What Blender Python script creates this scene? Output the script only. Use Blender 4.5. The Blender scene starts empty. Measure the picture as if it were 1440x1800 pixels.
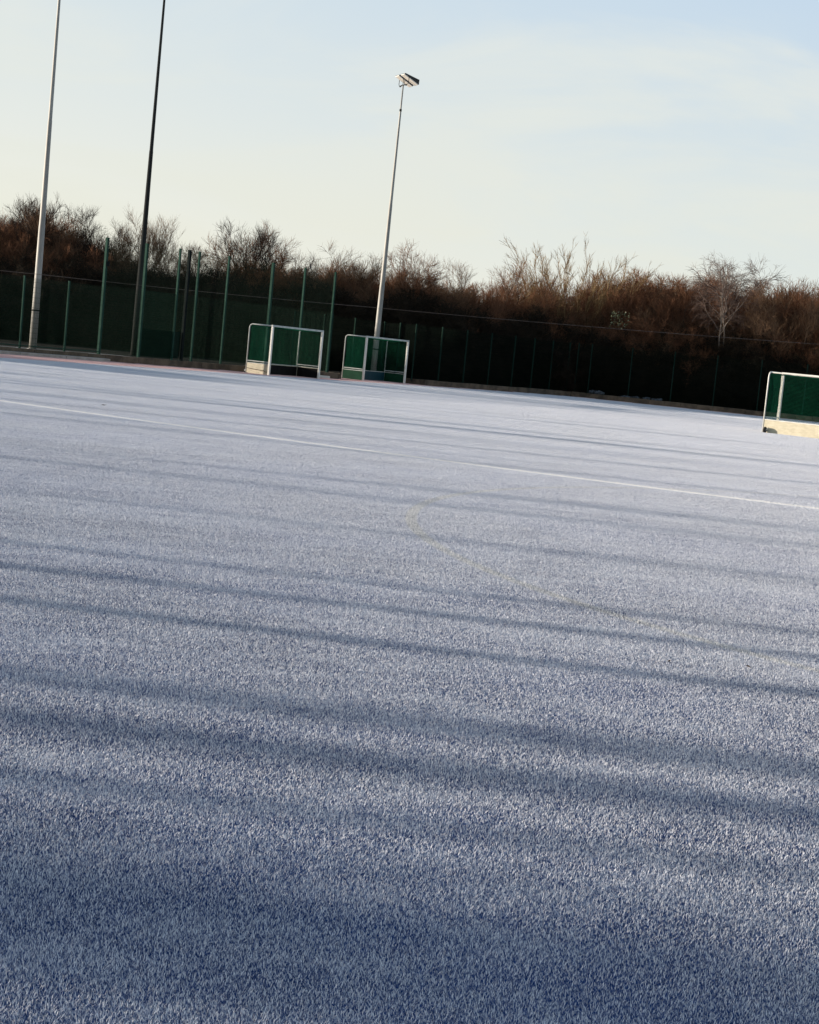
import bpy, bmesh, math, random
import numpy as np
from mathutils import Vector, Matrix
from mathutils.geometry import tessellate_polygon

# ------------------------------------------------------------------ scene, camera, sky, sun
sc = bpy.context.scene
COL = sc.collection
R = math.radians

PITCH, ROLL, CAM_H = 0.09524, 0.09856, 1.57785
X = Vector((1, 0, 0))
F = Vector((0, math.cos(PITCH), -math.sin(PITCH)))
U = X.cross(F)
cx = X * math.cos(ROLL) + U * math.sin(ROLL)
cy = -X * math.sin(ROLL) + U * math.cos(ROLL)
cam = bpy.data.cameras.new('camera')
cam.sensor_fit = 'HORIZONTAL'
cam.sensor_width = 36.0
cam.lens = 36.0 * 2913.23 / 1440.0
cam.clip_start = 0.05
cam.clip_end = 6000
camo = bpy.data.objects.new('camera', cam)
m = Matrix((cx, cy, -F)).transposed().to_4x4()
m.translation = (0, 0, CAM_H)
camo.matrix_world = m
COL.objects.link(camo)
sc.camera = camo

SUN_EL = R(8.5)
SUN_AZ = R(-6.0)                       # direction the light travels in plan, from +X
to_sun = Vector((-math.cos(SUN_AZ) * math.cos(SUN_EL), -math.sin(SUN_AZ) * math.cos(SUN_EL), math.sin(SUN_EL)))
sl = bpy.data.lights.new('sun', 'SUN')
sl.energy = 5.0
sl.angle = R(0.6)
sl.color = (1.0, 0.86, 0.72)
so = bpy.data.objects.new('sun', sl)
so.rotation_euler = to_sun.to_track_quat('Z', 'Y').to_euler()
COL.objects.link(so)

w = bpy.data.worlds.new('World')
sc.world = w
w.use_nodes = True
nt = w.node_tree
nt.nodes.clear()
N = nt.nodes.new
out = N('ShaderNodeOutputWorld')
bg = N('ShaderNodeBackground')
SKY_S = 0.10
bg.inputs['Strength'].default_value = SKY_S
sky = N('ShaderNodeTexSky')
sky.sky_type = 'NISHITA'
sky.sun_disc = False
sky.sun_elevation = SUN_EL
sky.sun_rotation = math.atan2(to_sun.x, to_sun.y)
sky.air_density = 1.0
sky.dust_density = 1.0
sky.ozone_density = 2.5
# thin high cloud veil over the clear sky, in world directions
tc = N('ShaderNodeTexCoord')
sep = N('ShaderNodeSeparateXYZ')
nt.links.new(tc.outputs['Generated'], sep.inputs[0])
elev = N('ShaderNodeMapRange')
elev.inputs['From Min'].default_value = 0.0
elev.inputs['From Max'].default_value = 0.24
nt.links.new(sep.outputs['Z'], elev.inputs['Value'])
mp = N('ShaderNodeMapping')
mp.inputs['Scale'].default_value = (2.4, 2.4, 9.0)
mp.inputs['Rotation'].default_value = (0.0, R(14), 0.0)
nt.links.new(tc.outputs['Generated'], mp.inputs[0])
nz = N('ShaderNodeTexNoise')
nz.inputs['Scale'].default_value = 1.6
nz.inputs['Detail'].default_value = 7
nz.inputs['Roughness'].default_value = 0.55
nz.inputs['Distortion'].default_value = 0.6
nt.links.new(mp.outputs[0], nz.inputs['Vector'])
cr = N('ShaderNodeMapRange')
cr.inputs['From Min'].default_value = 0.40
cr.inputs['From Max'].default_value = 0.64
cr.inputs['To Min'].default_value = 0.0
cr.inputs['To Max'].default_value = 1.0
cr.interpolation_type = 'SMOOTHSTEP'
nt.links.new(nz.outputs['Fac'], cr.inputs['Value'])
side = N('ShaderNodeMapRange')          # sunward (left) side of the veil is creamier
side.inputs['From Min'].default_value = -0.35
side.inputs['From Max'].default_value = 0.35
nt.links.new(sep.outputs['X'], side.inputs['Value'])
def rgbmix(fac, a, b):
    n = N('ShaderNodeMix')
    n.data_type = 'RGBA'
    if isinstance(fac, float): n.inputs[0].default_value = fac
    else: nt.links.new(fac, n.inputs[0])
    for i, v in ((6, a), (7, b)):
        if isinstance(v, tuple): n.inputs[i].default_value = tuple(c * 0.80 / SKY_S for c in v) + (1,)
        else: nt.links.new(v, n.inputs[i])
    return n.outputs[2]
low = rgbmix(side.outputs[0], (0.77, 0.715, 0.59), (0.64, 0.66, 0.595))
high = rgbmix(side.outputs[0], (0.52, 0.60, 0.64), (0.42, 0.535, 0.67))
clear = rgbmix(elev.outputs[0], low, high)
cloud = rgbmix(elev.outputs[0], (0.67, 0.655, 0.56), (0.61, 0.645, 0.63))
cf = N('ShaderNodeMath'); cf.operation = 'MULTIPLY'
nt.links.new(cr.outputs[0], cf.inputs[0]); cf.inputs[1].default_value = 0.85
veil = rgbmix(cf.outputs[0], clear, cloud)
hi2 = N('ShaderNodeMapRange')           # the veil thins towards the zenith
hi2.inputs['From Min'].default_value = 0.28
hi2.inputs['From Max'].default_value = 0.65
hi2.inputs['To Min'].default_value = 0.88
hi2.inputs['To Max'].default_value = 0.12
nt.links.new(sep.outputs['Z'], hi2.inputs['Value'])
fin = rgbmix(hi2.outputs[0], sky.outputs[0], veil)
nt.links.new(fin, bg.inputs['Color'])
nt.links.new(bg.outputs[0], out.inputs['Surface'])

sc.view_settings.view_transform = 'Standard'
sc.view_settings.look = 'None'
sc.view_settings.exposure = 0.75
sc.view_settings.gamma = 1.0
sc.cycles.use_denoising = True
sc.cycles.max_bounces = 6
sc.cycles.diffuse_bounces = 3

# ------------------------------------------------------------------ plan of the pitch edge
A0 = Vector((-8.6, 74.3, 0))
D1 = Vector((math.cos(R(52)), math.sin(R(52)), 0)); N1 = Vector((-D1.y, D1.x, 0))
C0 = A0 + 28 * D1
D2 = Vector((math.cos(R(-20)), math.sin(R(-20)), 0)); N2 = Vector((-D2.y, D2.x, 0))
def L(a, dep=0.0, z=0.0): return A0 + float(a) * D1 + float(dep) * N1 + Vector((0, 0, z))      # left edge: along, outwards
def Q(a, dep=0.0, z=0.0): return C0 + float(a) * D2 + float(dep) * N2 + Vector((0, 0, z))      # far right edge
GROUND_Z = 0.25

# ------------------------------------------------------------------ helpers
def tag(o, label=None, cat=None, group=None, kind=None):
    if label: o['label'] = label
    if cat: o['category'] = cat
    if group: o['group'] = group
    if kind: o['kind'] = kind
    return o
def empty(name, loc, rz=0.0, sc_=1.0):
    o = bpy.data.objects.new(name, None)
    o.empty_display_size = 0.2
    o.location = loc; o.rotation_euler = (0, 0, rz); o.scale = (sc_,) * 3
    COL.objects.link(o)
    return o
def link(name, me, parent=None):
    o = bpy.data.objects.new(name, me)
    COL.objects.link(o)
    if parent: o.parent = parent
    return o
class MB:
    def __init__(s): s.v = []; s.f = []
    def add(s, vs, fs):
        b = len(s.v)
        s.v += [tuple(v) for v in vs]
        s.f += [tuple(i + b for i in f) for f in fs]
        return s
    def hexa(s, p):       # 8 points: bottom 4 then top 4
        return s.add(p, [(0, 3, 2, 1), (4, 5, 6, 7), (0, 1, 5, 4), (1, 2, 6, 5), (2, 3, 7, 6), (3, 0, 4, 7)])
    def box(s, x0, x1, y0, y1, z0, z1):
        return s.hexa([(x0, y0, z0), (x1, y0, z0), (x1, y1, z0), (x0, y1, z0), (x0, y0, z1), (x1, y0, z1), (x1, y1, z1), (x0, y1, z1)])
    def tube(s, pts, rad, n=10, caps=True):
        pts = [Vector(p) for p in pts]
        rs = rad if isinstance(rad, (list, tuple)) else [rad] * len(pts)
        up = None; rings = []
        for i, p in enumerate(pts):
            t = (pts[min(i + 1, len(pts) - 1)] - pts[max(i - 1, 0)]).normalized()
            if up is None:
                up = Vector((0, 0, 1)) if abs(t.z) < 0.9 else Vector((1, 0, 0))
            a = t.cross(up).normalized(); b = a.cross(t).normalized(); up = b
            rings.append([p + rs[i] * (math.cos(2 * math.pi * k / n) * a + math.sin(2 * math.pi * k / n) * b) for k in range(n)])
        vs = [v for r_ in rings for v in r_]; fs = []
        for i in range(len(pts) - 1):
            for k in range(n):
                k2 = (k + 1) % n
                fs.append((i * n + k, i * n + k2, (i + 1) * n + k2, (i + 1) * n + k))
        if caps:
            fs.append(tuple(range(n - 1, -1, -1))); fs.append(tuple((len(pts) - 1) * n + k for k in range(n)))
        return s.add(vs, fs)
    def lathe(s, prof, axis_o, axis, n=16):   # prof: (t along axis, radius)
        o = Vector(axis_o); t = Vector(axis).normalized()
        return s.tube([o + t * p[0] for p in prof], [max(p[1], 1e-4) for p in prof], n)
    def build(s, name, mat, parent=None, smooth=False, bevel=0.0):
        me = bpy.data.meshes.new(name)
        me.from_pydata(s.v, [], s.f); me.update()
        bm = bmesh.new(); bm.from_mesh(me)
        bmesh.ops.recalc_face_normals(bm, faces=bm.faces)
        if bevel:
            es = [e for e in bm.edges if len(e.link_faces) == 2 and e.calc_face_angle(0) > 0.7]
            bmesh.ops.bevel(bm, geom=es, offset=bevel, segments=2, affect='EDGES', profile=0.5)
        bm.to_mesh(me); bm.free()
        if smooth: me.polygons.foreach_set('use_smooth', [True] * len(me.polygons))
        if mat: me.materials.append(mat)
        return link(name, me, parent)

class NB:                       # small node builder for materials
    def __init__(s, name):
        s.m = bpy.data.materials.new(name); s.m.use_nodes = True
        s.t = s.m.node_tree; s.t.nodes.clear()
        s.o = s.t.nodes.new('ShaderNodeOutputMaterial')
        s.b = s.t.nodes.new('ShaderNodeBsdfPrincipled')
        s.t.links.new(s.b.outputs[0], s.o.inputs['Surface'])
        g = s.t.nodes.new('ShaderNodeNewGeometry'); s.pos = g.outputs['Position']
        s.isl = g.outputs['Random Per Island']
        t_ = s.t.nodes.new('ShaderNodeTexCoord'); s.objc = t_.outputs['Object']
        s.oi = s.t.nodes.new('ShaderNodeObjectInfo').outputs['Random']
        sp = s.t.nodes.new('ShaderNodeSeparateXYZ'); s.t.links.new(s.pos, sp.inputs[0])
        s.x, s.y, s.z = sp.outputs
    def _in(s, sock, v):
        if isinstance(v, bpy.types.NodeSocket): s.t.links.new(v, sock)
        elif isinstance(v, tuple) and len(v) == 3 and sock.type == 'RGBA': sock.default_value = v + (1,)
        else: sock.default_value = v
    def math(s, op, a, b=0.0, c=0.0, clamp=False):
        n = s.t.nodes.new('ShaderNodeMath'); n.operation = op; n.use_clamp = clamp
        s._in(n.inputs[0], a); s._in(n.inputs[1], b)
        if len(n.inputs) > 2: s._in(n.inputs[2], c)
        return n.outputs[0]
    def ramp(s, v, a, b, lo=0.0, hi=1.0, smooth=True):
        n = s.t.nodes.new('ShaderNodeMapRange')
        if smooth: n.interpolation_type = 'SMOOTHSTEP'
        for k, q in zip(('Value', 'From Min', 'From Max', 'To Min', 'To Max'), (v, a, b, lo, hi)): s._in(n.inputs[k], q)
        return n.outputs[0]
    def noise(s, scale, detail=4.0, rough=0.55, vec=None, stretch=None, dist=0.0):
        n = s.t.nodes.new('ShaderNodeTexNoise')
        n.inputs['Scale'].default_value = scale; n.inputs['Detail'].default_value = detail
        n.inputs['Roughness'].default_value = rough; n.inputs['Distortion'].default_value = dist
        v = vec or s.pos
        if stretch:
            mm = s.t.nodes.new('ShaderNodeMapping'); mm.inputs['Scale'].default_value = stretch[:3]
            if len(stretch) > 3: mm.inputs['Rotation'].default_value = (0, 0, stretch[3])
            s.t.links.new(v, mm.inputs[0]); v = mm.outputs[0]
        s.t.links.new(v, n.inputs['Vector'])
        return n.outputs['Fac']
    def mix(s, f, a, b):
        n = s.t.nodes.new('ShaderNodeMix'); n.data_type = 'RGBA'
        s._in(n.inputs[0], f); s._in(n.inputs[6], a); s._in(n.inputs[7], b)
        return n.outputs[2]
    def bump(s, h, strength=0.3, dist=0.01):
        n = s.t.nodes.new('ShaderNodeBump'); n.inputs['Strength'].default_value = strength; n.inputs['Distance'].default_value = dist
        s.t.links.new(h, n.inputs['Height']); s.t.links.new(n.outputs[0], s.b.inputs['Normal'])
    def fin(s, col, rough=0.7, metal=0.0, spec=0.5):
        s._in(s.b.inputs['Base Color'], col); s._in(s.b.inputs['Roughness'], rough)
        s.b.inputs['Metallic'].default_value = metal; s.b.inputs['Specular IOR Level'].default_value = spec
        return s.m

def simple(name, c1, c2, scale, rough=0.6, metal=0.0, spec=0.4, bump=0.0, stretch=None, obj=True):
    b = NB(name)
    n = b.noise(scale, 5, 0.6, vec=b.objc if obj else None, stretch=stretch)
    if bump: b.bump(n, bump, 0.01)
    return b.fin(b.mix(b.ramp(n, 0.3, 0.7), c1, c2), rough, metal, spec)

# ------------------------------------------------------------------ materials
M = {}
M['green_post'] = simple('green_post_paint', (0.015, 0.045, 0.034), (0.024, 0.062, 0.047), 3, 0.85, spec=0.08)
M['dim_post'] = simple('shaded_green_post', (0.010, 0.024, 0.018), (0.015, 0.034, 0.026), 3, 0.9, spec=0.04)  # darker copy of the post green, tree shade put into the paint
M['dim_wire'] = simple('shaded_mesh_wire', (0.002, 0.006, 0.004), (0.004, 0.009, 0.006), 2, 0.9, spec=0.04)  # darker copy of the mesh wire, shade put into its colour
M['black_post'] = simple('black_post_paint', (0.008, 0.012, 0.012), (0.015, 0.02, 0.02), 3, 0.9, spec=0.03)
M['mesh_wire'] = simple('green_mesh_wire', (0.005, 0.020, 0.011), (0.008, 0.028, 0.016), 2, 0.8, spec=0.1)
M['sheet'] = simple('green_windbreak', (0.001, 0.014, 0.009), (0.002, 0.022, 0.014), 9, 0.8, stretch=(1, 1, 4))
M['galv'] = simple('galvanised_steel', (0.24, 0.24, 0.225), (0.36, 0.36, 0.33), 6, 0.6, 0.15, bump=0.05, stretch=(1, 1, 0.15))
M['dark_galv'] = simple('weathered_dark_steel', (0.022, 0.024, 0.024), (0.036, 0.038, 0.037), 5, 0.9, 0.0, spec=0.05, stretch=(1, 1, 0.15))
M['lamp_body'] = simple('lamp_housing', (0.025, 0.024, 0.02), (0.05, 0.048, 0.04), 8, 0.6, 0.2)
M['lamp_glass'] = simple('lamp_reflector', (0.92, 0.90, 0.82), (0.95, 0.93, 0.87), 5, 0.5, 0.0)
M['white'] = simple('white_goal_paint', (0.72, 0.71, 0.64), (0.82, 0.81, 0.75), 5, 0.4)
M['dull_white'] = simple('dull_white_tube', (0.42, 0.45, 0.43), (0.58, 0.60, 0.57), 5, 0.5)
M['cream'] = simple('cream_board', (0.50, 0.46, 0.33), (0.62, 0.57, 0.43), 4, 0.6, stretch=(1, 1, 3))
M['black'] = simple('black_lining', (0.006, 0.006, 0.006), (0.012, 0.012, 0.012), 4, 0.8, spec=0.1)
M['green_board'] = simple('green_board', (0.004, 0.035, 0.018), (0.007, 0.05, 0.026), 4, 0.7, spec=0.1)
M['net'] = simple('green_net', (0.003, 0.055, 0.030), (0.006, 0.08, 0.042), 3, 0.9, spec=0.05)
M['tyre'] = simple('rubber_tyre', (0.008, 0.008, 0.008), (0.016, 0.016, 0.016), 20, 0.8)
M['hub'] = simple('grey_hub', (0.22, 0.22, 0.22), (0.32, 0.32, 0.32), 20, 0.5)
M['blue_box'] = simple('blue_plastic', (0.002, 0.035, 0.052), (0.004, 0.05, 0.068), 4, 0.55)
M['concrete_dark'] = simple('stained_kerb', (0.06, 0.048, 0.034), (0.15, 0.115, 0.08), 2.2, 0.9, bump=0.5, obj=False)
M['concrete'] = simple('pale_concrete', (0.30, 0.28, 0.25), (0.42, 0.40, 0.37), 3, 0.9, bump=0.3, obj=False)
M['cable'] = simple('cable', (0.15, 0.115, 0.095), (0.20, 0.155, 0.13), 3, 0.6)
M['bird'] = simple('dark_feathers', (0.008, 0.008, 0.009), (0.02, 0.02, 0.022), 30, 0.7)
M['leaf'] = simple('dead_leaf', (0.02, 0.012, 0.008), (0.05, 0.028, 0.015), 30, 0.8)
M['frosty_rubble'] = simple('frosty_rubble', (0.015, 0.015, 0.014), (0.10, 0.12, 0.14), 6, 0.9, bump=0.8)
M['ivy'] = simple('pale_ivy_leaves', (0.10, 0.13, 0.06), (0.26, 0.27, 0.15), 5, 0.5)
def bark(name, c1, c2):
    b = NB(name)
    f = b.math('ADD', b.math('MULTIPLY', b.isl, 0.55), b.math('MULTIPLY', b.noise(1.3, 3), 0.5))
    return b.fin(b.mix(b.ramp(f, 0.2, 0.9), c1, c2), 0.9, 0, 0.15)
M['bark'] = bark('grey_brown_bark', (0.045, 0.032, 0.024), (0.12, 0.085, 0.06))
M['twig'] = bark('brown_twigs', (0.08, 0.048, 0.03), (0.28, 0.17, 0.10))
M['twig_red'] = bark('red_brown_twigs', (0.08, 0.036, 0.02), (0.29, 0.14, 0.075))
M['twig_gold'] = bark('golden_twigs', (0.13, 0.085, 0.04), (0.36, 0.25, 0.125))
M['twig_dark'] = bark('dark_twigs', (0.02, 0.014, 0.011), (0.06, 0.04, 0.03))
M['bramble'] = bark('shade_black_scrub', (0.010, 0.009, 0.006), (0.045, 0.032, 0.020))  # deep shade under the wood put into the stem colour
M['birch_bark'] = bark('pale_birch_bark', (0.20, 0.16, 0.13), (0.40, 0.34, 0.29))
M['birch_twig'] = bark('birch_twigs', (0.07, 0.048, 0.04), (0.18, 0.125, 0.10))

def ground_mat():
    b = NB('dark_rough_grass')
    n = b.noise(0.6, 8, 0.65); n2 = b.noise(14, 4, 0.7)
    f = b.math('ADD', b.math('MULTIPLY', n, 0.6), b.math('MULTIPLY', n2, 0.4))
    b.bump(n2, 0.8, 0.05)
    return b.fin(b.mix(b.ramp(f, 0.35, 0.65), (0.006, 0.006, 0.004), (0.016, 0.015, 0.010)), 0.95, 0, 0.1)
M['ground'] = ground_mat()
def path_mat():
    b = NB('frosty_asphalt_path')
    n = b.noise(1.2, 6, 0.6); n2 = b.noise(60, 2)
    b.bump(n2, 0.4, 0.01)
    return b.fin(b.mix(b.ramp(n, 0.35, 0.65), (0.10, 0.105, 0.10), (0.24, 0.25, 0.24)), 0.9, 0, 0.2)
M['path'] = path_mat()

def turf_mat(name, fibre):
    """blue synthetic turf under hoar frost; lines and the red run-off are colours of the carpet itself"""
    b = NB(name)
    blue = b.mix(b.ramp(b.noise(0.35, 4), 0.35, 0.65), (0.003, 0.048, 0.20), (0.005, 0.066, 0.26))
    # red run-off: within a strip of the left edge, and a narrow one along the far edge
    # signed distance to the line from (-12.1,62.4) to (-5.6,73.3): left of it is red
    ex, ey = -5.6 + 12.1, 73.3 - 62.4; ln = math.hypot(ex, ey)
    nx, ny = -ey / ln, ex / ln
    sd = b.math('ADD', b.math('ADD', b.math('MULTIPLY', b.x, nx), b.math('MULTIPLY', b.y, ny)), -(-12.1 * nx + 62.4 * ny))
    redm = b.ramp(sd, -0.05, 0.1)
    sd2 = b.math('ADD', b.math('ADD', b.math('MULTIPLY', b.x, N2.x), b.math('MULTIPLY', b.y, N2.y)), -(C0.x * N2.x + C0.y * N2.y) + 1.3)
    redm = b.math('MAXIMUM', redm, b.ramp(sd2, -0.05, 0.1))
    col = b.mix(redm, blue, (0.55, 0.10, 0.08))
    # white line: shallow curve y = 25.35 - .515 x + .0095 x^2
    q = b.math('ADD', b.math('MULTIPLY_ADD', b.math('MULTIPLY', b.x, b.x), 0.0095, b.math('MULTIPLY', b.x, -0.515)), 25.30)
    dl = b.math('ABSOLUTE', b.math('MULTIPLY', b.math('SUBTRACT', b.y, q), 0.88))
    white = b.ramp(dl, 0.115, 0.135, 1.0, 0.0)
    # yellow arc of another pitch, radius 10.2 about (10.22, 15.9)
    dx = b.math('ADD', b.x, -10.22); dy = b.math('ADD', b.y, -15.9)
    rr = b.math('SQRT', b.math('ADD', b.math('MULTIPLY', dx, dx), b.math('MULTIPLY', dy, dy)))
    arc = b.ramp(b.math('ABSOLUTE', b.math('ADD', rr, -10.2)), 0.045, 0.065, 1.0, 0.0)
    col = b.mix(b.math('MULTIPLY', arc, 0.3), col, (0.30, 0.28, 0.16))
    col = b.mix(white, col, (0.82, 0.82, 0.80))
    # frost: patchy, drawn out a little along the brushing direction of the carpet
    big = b.noise(0.55, 5, 0.6, stretch=(0.35, 1.3, 1, 0.12))
    mid = b.noise(3.5, 4, 0.6, stretch=(0.5, 1.2, 1, 0.1))
    fine = b.noise(55, 2, 0.5)
    patch = b.math('ADD', b.math('ADD', b.math('MULTIPLY', big, 0.45), b.math('MULTIPLY', mid, 0.55)), b.math('MULTIPLY', fine, 0.5))
    patch = b.ramp(patch, 0.45, 1.05)                      # 0..1
    if fibre:
        thr = b.math('SUBTRACT', 0.0098, b.math('MULTIPLY', patch, 0.0062))
        fr = b.ramp(b.math('SUBTRACT', b.z, thr), -0.0012, 0.0035)
        fr = b.math('MULTIPLY', fr, b.ramp(b.isl, 0.0, 1.0, 0.75, 0.98, False))
    else:
        fr = b.ramp(patch, 0.0, 1.0, 0.35, 0.6, False)
    frost = b.mix(redm, (0.89, 0.92, 0.96), (0.92, 0.74, 0.72))
    frost = b.mix(b.math('MULTIPLY', arc, 0.18), frost, (0.86, 0.82, 0.62))
    frost = b.mix(white, frost, (0.96, 0.96, 0.95))
    fr = b.math('MAXIMUM', fr, b.math('MULTIPLY', white, 0.85))
    return b.fin(b.mix(fr, col, frost), 0.75, 0, 0.25)
M['turf'] = turf_mat('frosted_turf_fibres', True)
M['turf_base'] = turf_mat('turf_backing', False)

# ------------------------------------------------------------------ the setting: ground, pitch, kerbs
def flat(name, pts, z, mat, kind='structure'):
    bm = bmesh.new()
    vv = [bm.verts.new((p[0], p[1], z)) for p in pts]
    for tri in tessellate_polygon([[Vector((p[0], p[1], 0)) for p in pts]]): bm.faces.new([vv[i] for i in tri])
    bmesh.ops.recalc_face_normals(bm, faces=bm.faces)
    me = bpy.data.meshes.new(name); bm.to_mesh(me); bm.free()
    if me.polygons[0].normal.z < 0: me.flip_normals()
    me.materials.append(mat)
    return tag(link(name, me), kind=kind)
flat('ground', [(-2500, -2500), (2500, -2500), (2500, 2500), (-2500, 2500)], -0.06, M['ground'])
REC0, REC1, RECD = 7.6, 14.2, 2.75      # goal recess along the left edge
pitch_edge = [(60, 6), (60, -12), (-30, -12), (-30, 30), L(-36), L(REC0), L(REC0, RECD), L(REC1, RECD), L(REC1), L(28), Q(52)]
flat('pitch', [(p[0], p[1]) for p in pitch_edge], 0.0, M['turf_base'])

def prism(pts, z0, z1, name, mat, kind='structure'):
    n = len(pts)
    bm = bmesh.new()
    lo = [bm.verts.new((p[0], p[1], z0)) for p in pts]; hi = [bm.verts.new((p[0], p[1], z1)) for p in pts]
    for tri in tessellate_polygon([[Vector((p[0], p[1], 0)) for p in pts]]): bm.faces.new([hi[i] for i in tri])
    for i in range(n): bm.faces.new((lo[i], lo[(i + 1) % n], hi[(i + 1) % n], hi[i]))
    bmesh.ops.recalc_face_normals(bm, faces=bm.faces)
    me = bpy.data.meshes.new(name); bm.to_mesh(me); bm.free(); me.materials.append(mat)
    return tag(link(name, me), kind=kind)
K = 0.16                                 # kerb thickness
verge_in = [L(-36, K), L(REC0 - K, K), L(REC0 - K, RECD + K), L(REC1 + K, RECD + K), L(REC1 + K, K), L(28, K) + D1 * K * 0.8, Q(52, K)]
verge_out = [Vector((120, 170, 0)), Vector((-110, 170, 0)), L(-36, 60)]
prism([(p[0], p[1]) for p in verge_in + verge_out], -0.05, GROUND_Z, 'verge', M['ground'])
# asphalt path along the low fence on the left
flat('path', [(p[0], p[1]) for p in (L(-36, K + 0.1), L(-5.0, K + 0.1), L(-5.0, 2.4), L(-36, 2.4))], GROUND_Z + 0.006, M['path'])

random.seed(4)
def kerb_run(p0, p1, nrm, step=0.92, top=0.28):
    mb = MB(); d = (p1 - p0); ln = d.length; d.normalize(); a = 0.0
    while a < ln - 0.05:
        b_ = min(a + step, ln)
        h = top + random.uniform(-0.012, 0.008); off = random.uniform(-0.008, 0.008)
        q0 = p0 + d * (a + 0.006) + nrm * off; q1 = p0 + d * (b_ - 0.006) + nrm * off
        o_ = nrm * (K - 0.012)
        base = [q0, q1, q1 + o_, q0 + o_]
        mb.hexa([p + Vector((0, 0, -0.04)) for p in base] + [p + Vector((0, 0, h)) for p in base])
        a = b_
    return mb
kb = kerb_run(L(-34), L(REC0 - K), N1)
for p0, p1, n_ in ((L(REC0), L(REC0, RECD), -D1), (L(REC0 - K, RECD), L(REC1 + K, RECD), N1), (L(REC1, RECD), L(REC1), D1), (L(REC1 + K), L(28.0), N1), (Q(0.0), Q(50), N2)):
    k2 = kerb_run(p0, p1, n_); kb.add(k2.v, k2.f)
ko = kb.build('kerb', M['concrete_dark'], bevel=0.012); tag(ko, kind='structure')
sb = MB()
for i in range(12):
    a0 = -7.4 - 2.3 * (i + 1) + 0.012; a1 = -7.4 - 2.3 * i - 0.012
    base = [L(a0, -0.42), L(a1, -0.42), L(a1, -0.012), L(a0, -0.012)]
    sb.hexa([p + Vector((0, 0, -0.03)) for p in base] + [p + Vector((0, 0, 0.13)) for p in base])
tag(sb.build('pavement_edging', M['concrete'], bevel=0.012), kind='structure')

# low earth bank behind the trees
bk = MB(); prof = [(0, 0.0), (3.5, 1.3), (8, 2.0), (17, 2.3), (32, 0.0)]
line = [Vector((x_, float(np.interp(x_, [-30, 0, 10, 30], [92.5, 98, 105, 103])), 0)) for x_ in range(-62, 72, 6)]
nrms = [Vector((0, 1, 0))] * len(line)
vs = []
rg = random.Random(8)
for p, n_ in zip(line, nrms):
    for dep, h in prof: vs.append(p + n_ * dep + Vector((0, 0, GROUND_Z - 0.02 + h * rg.uniform(.8, 1.15))))
np_ = len(prof)
fs = [(i * np_ + j, i * np_ + j + 1, (i + 1) * np_ + j + 1, (i + 1) * np_ + j) for i in range(len(line) - 1) for j in range(np_ - 1)]
bk.add(vs, fs); tag(bk.build('hill', M['ground'], smooth=True), kind='structure')

# ------------------------------------------------------------------ point instancing for uncountable stuff (turf, thicket)
def scatter(name, pts, yaw, scl, sources, mat_kind='stuff'):
    src = bpy.data.collections.new(name + '_sources')
    for s_ in sources: src.objects.link(s_)
    me = bpy.data.meshes.new(name)
    me.from_pydata([tuple(p) for p in pts], [], [])
    for nm, ty, dat in (('yaw', 'FLOAT', yaw), ('scl', 'FLOAT', scl), ('pick', 'INT', [i % len(sources) for i in np.random.RandomState(3).permutation(len(pts))])):
        at_ = me.attributes.new(nm, ty, 'POINT'); at_.data.foreach_set('value', dat)
    o = link(name, me)
    g = bpy.data.node_groups.new(name + '_nodes', 'GeometryNodeTree')
    g.interface.new_socket('Geometry', in_out='INPUT', socket_type='NodeSocketGeometry')
    g.interface.new_socket('Geometry', in_out='OUTPUT', socket_type='NodeSocketGeometry')
    n = g.nodes.new
    gi = n('NodeGroupInput'); go = n('NodeGroupOutput')
    ip = n('GeometryNodeInstanceOnPoints'); ci = n('GeometryNodeCollectionInfo')
    ci.inputs['Collection'].default_value = src
    ci.inputs['Separate Children'].default_value = True; ci.inputs['Reset Children'].default_value = True
    def attr(nm, dt):
        a = n('GeometryNodeInputNamedAttribute'); a.data_type = dt; a.inputs['Name'].default_value = nm
        return a.outputs['Attribute']
    cb = n('ShaderNodeCombineXYZ')
    g.links.new(attr('yaw', 'FLOAT'), cb.inputs['Z'])
    g.links.new(gi.outputs[0], ip.inputs['Points']); g.links.new(ci.outputs[0], ip.inputs['Instance'])
    ip.inputs['Pick Instance'].default_value = True
    g.links.new(attr('pick', 'INT'), ip.inputs['Instance Index'])
    rt = n('FunctionNodeEulerToRotation'); g.links.new(cb.outputs[0], rt.inputs[0])
    g.links.new(rt.outputs[0], ip.inputs['Rotation'])
    g.links.new(attr('scl', 'FLOAT'), ip.inputs['Scale'])
    g.links.new(ip.outputs[0], go.inputs[0])
    mod = o.modifiers.new('scatter', 'NODES'); mod.node_group = g
    return tag(o, kind=mat_kind)

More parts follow.
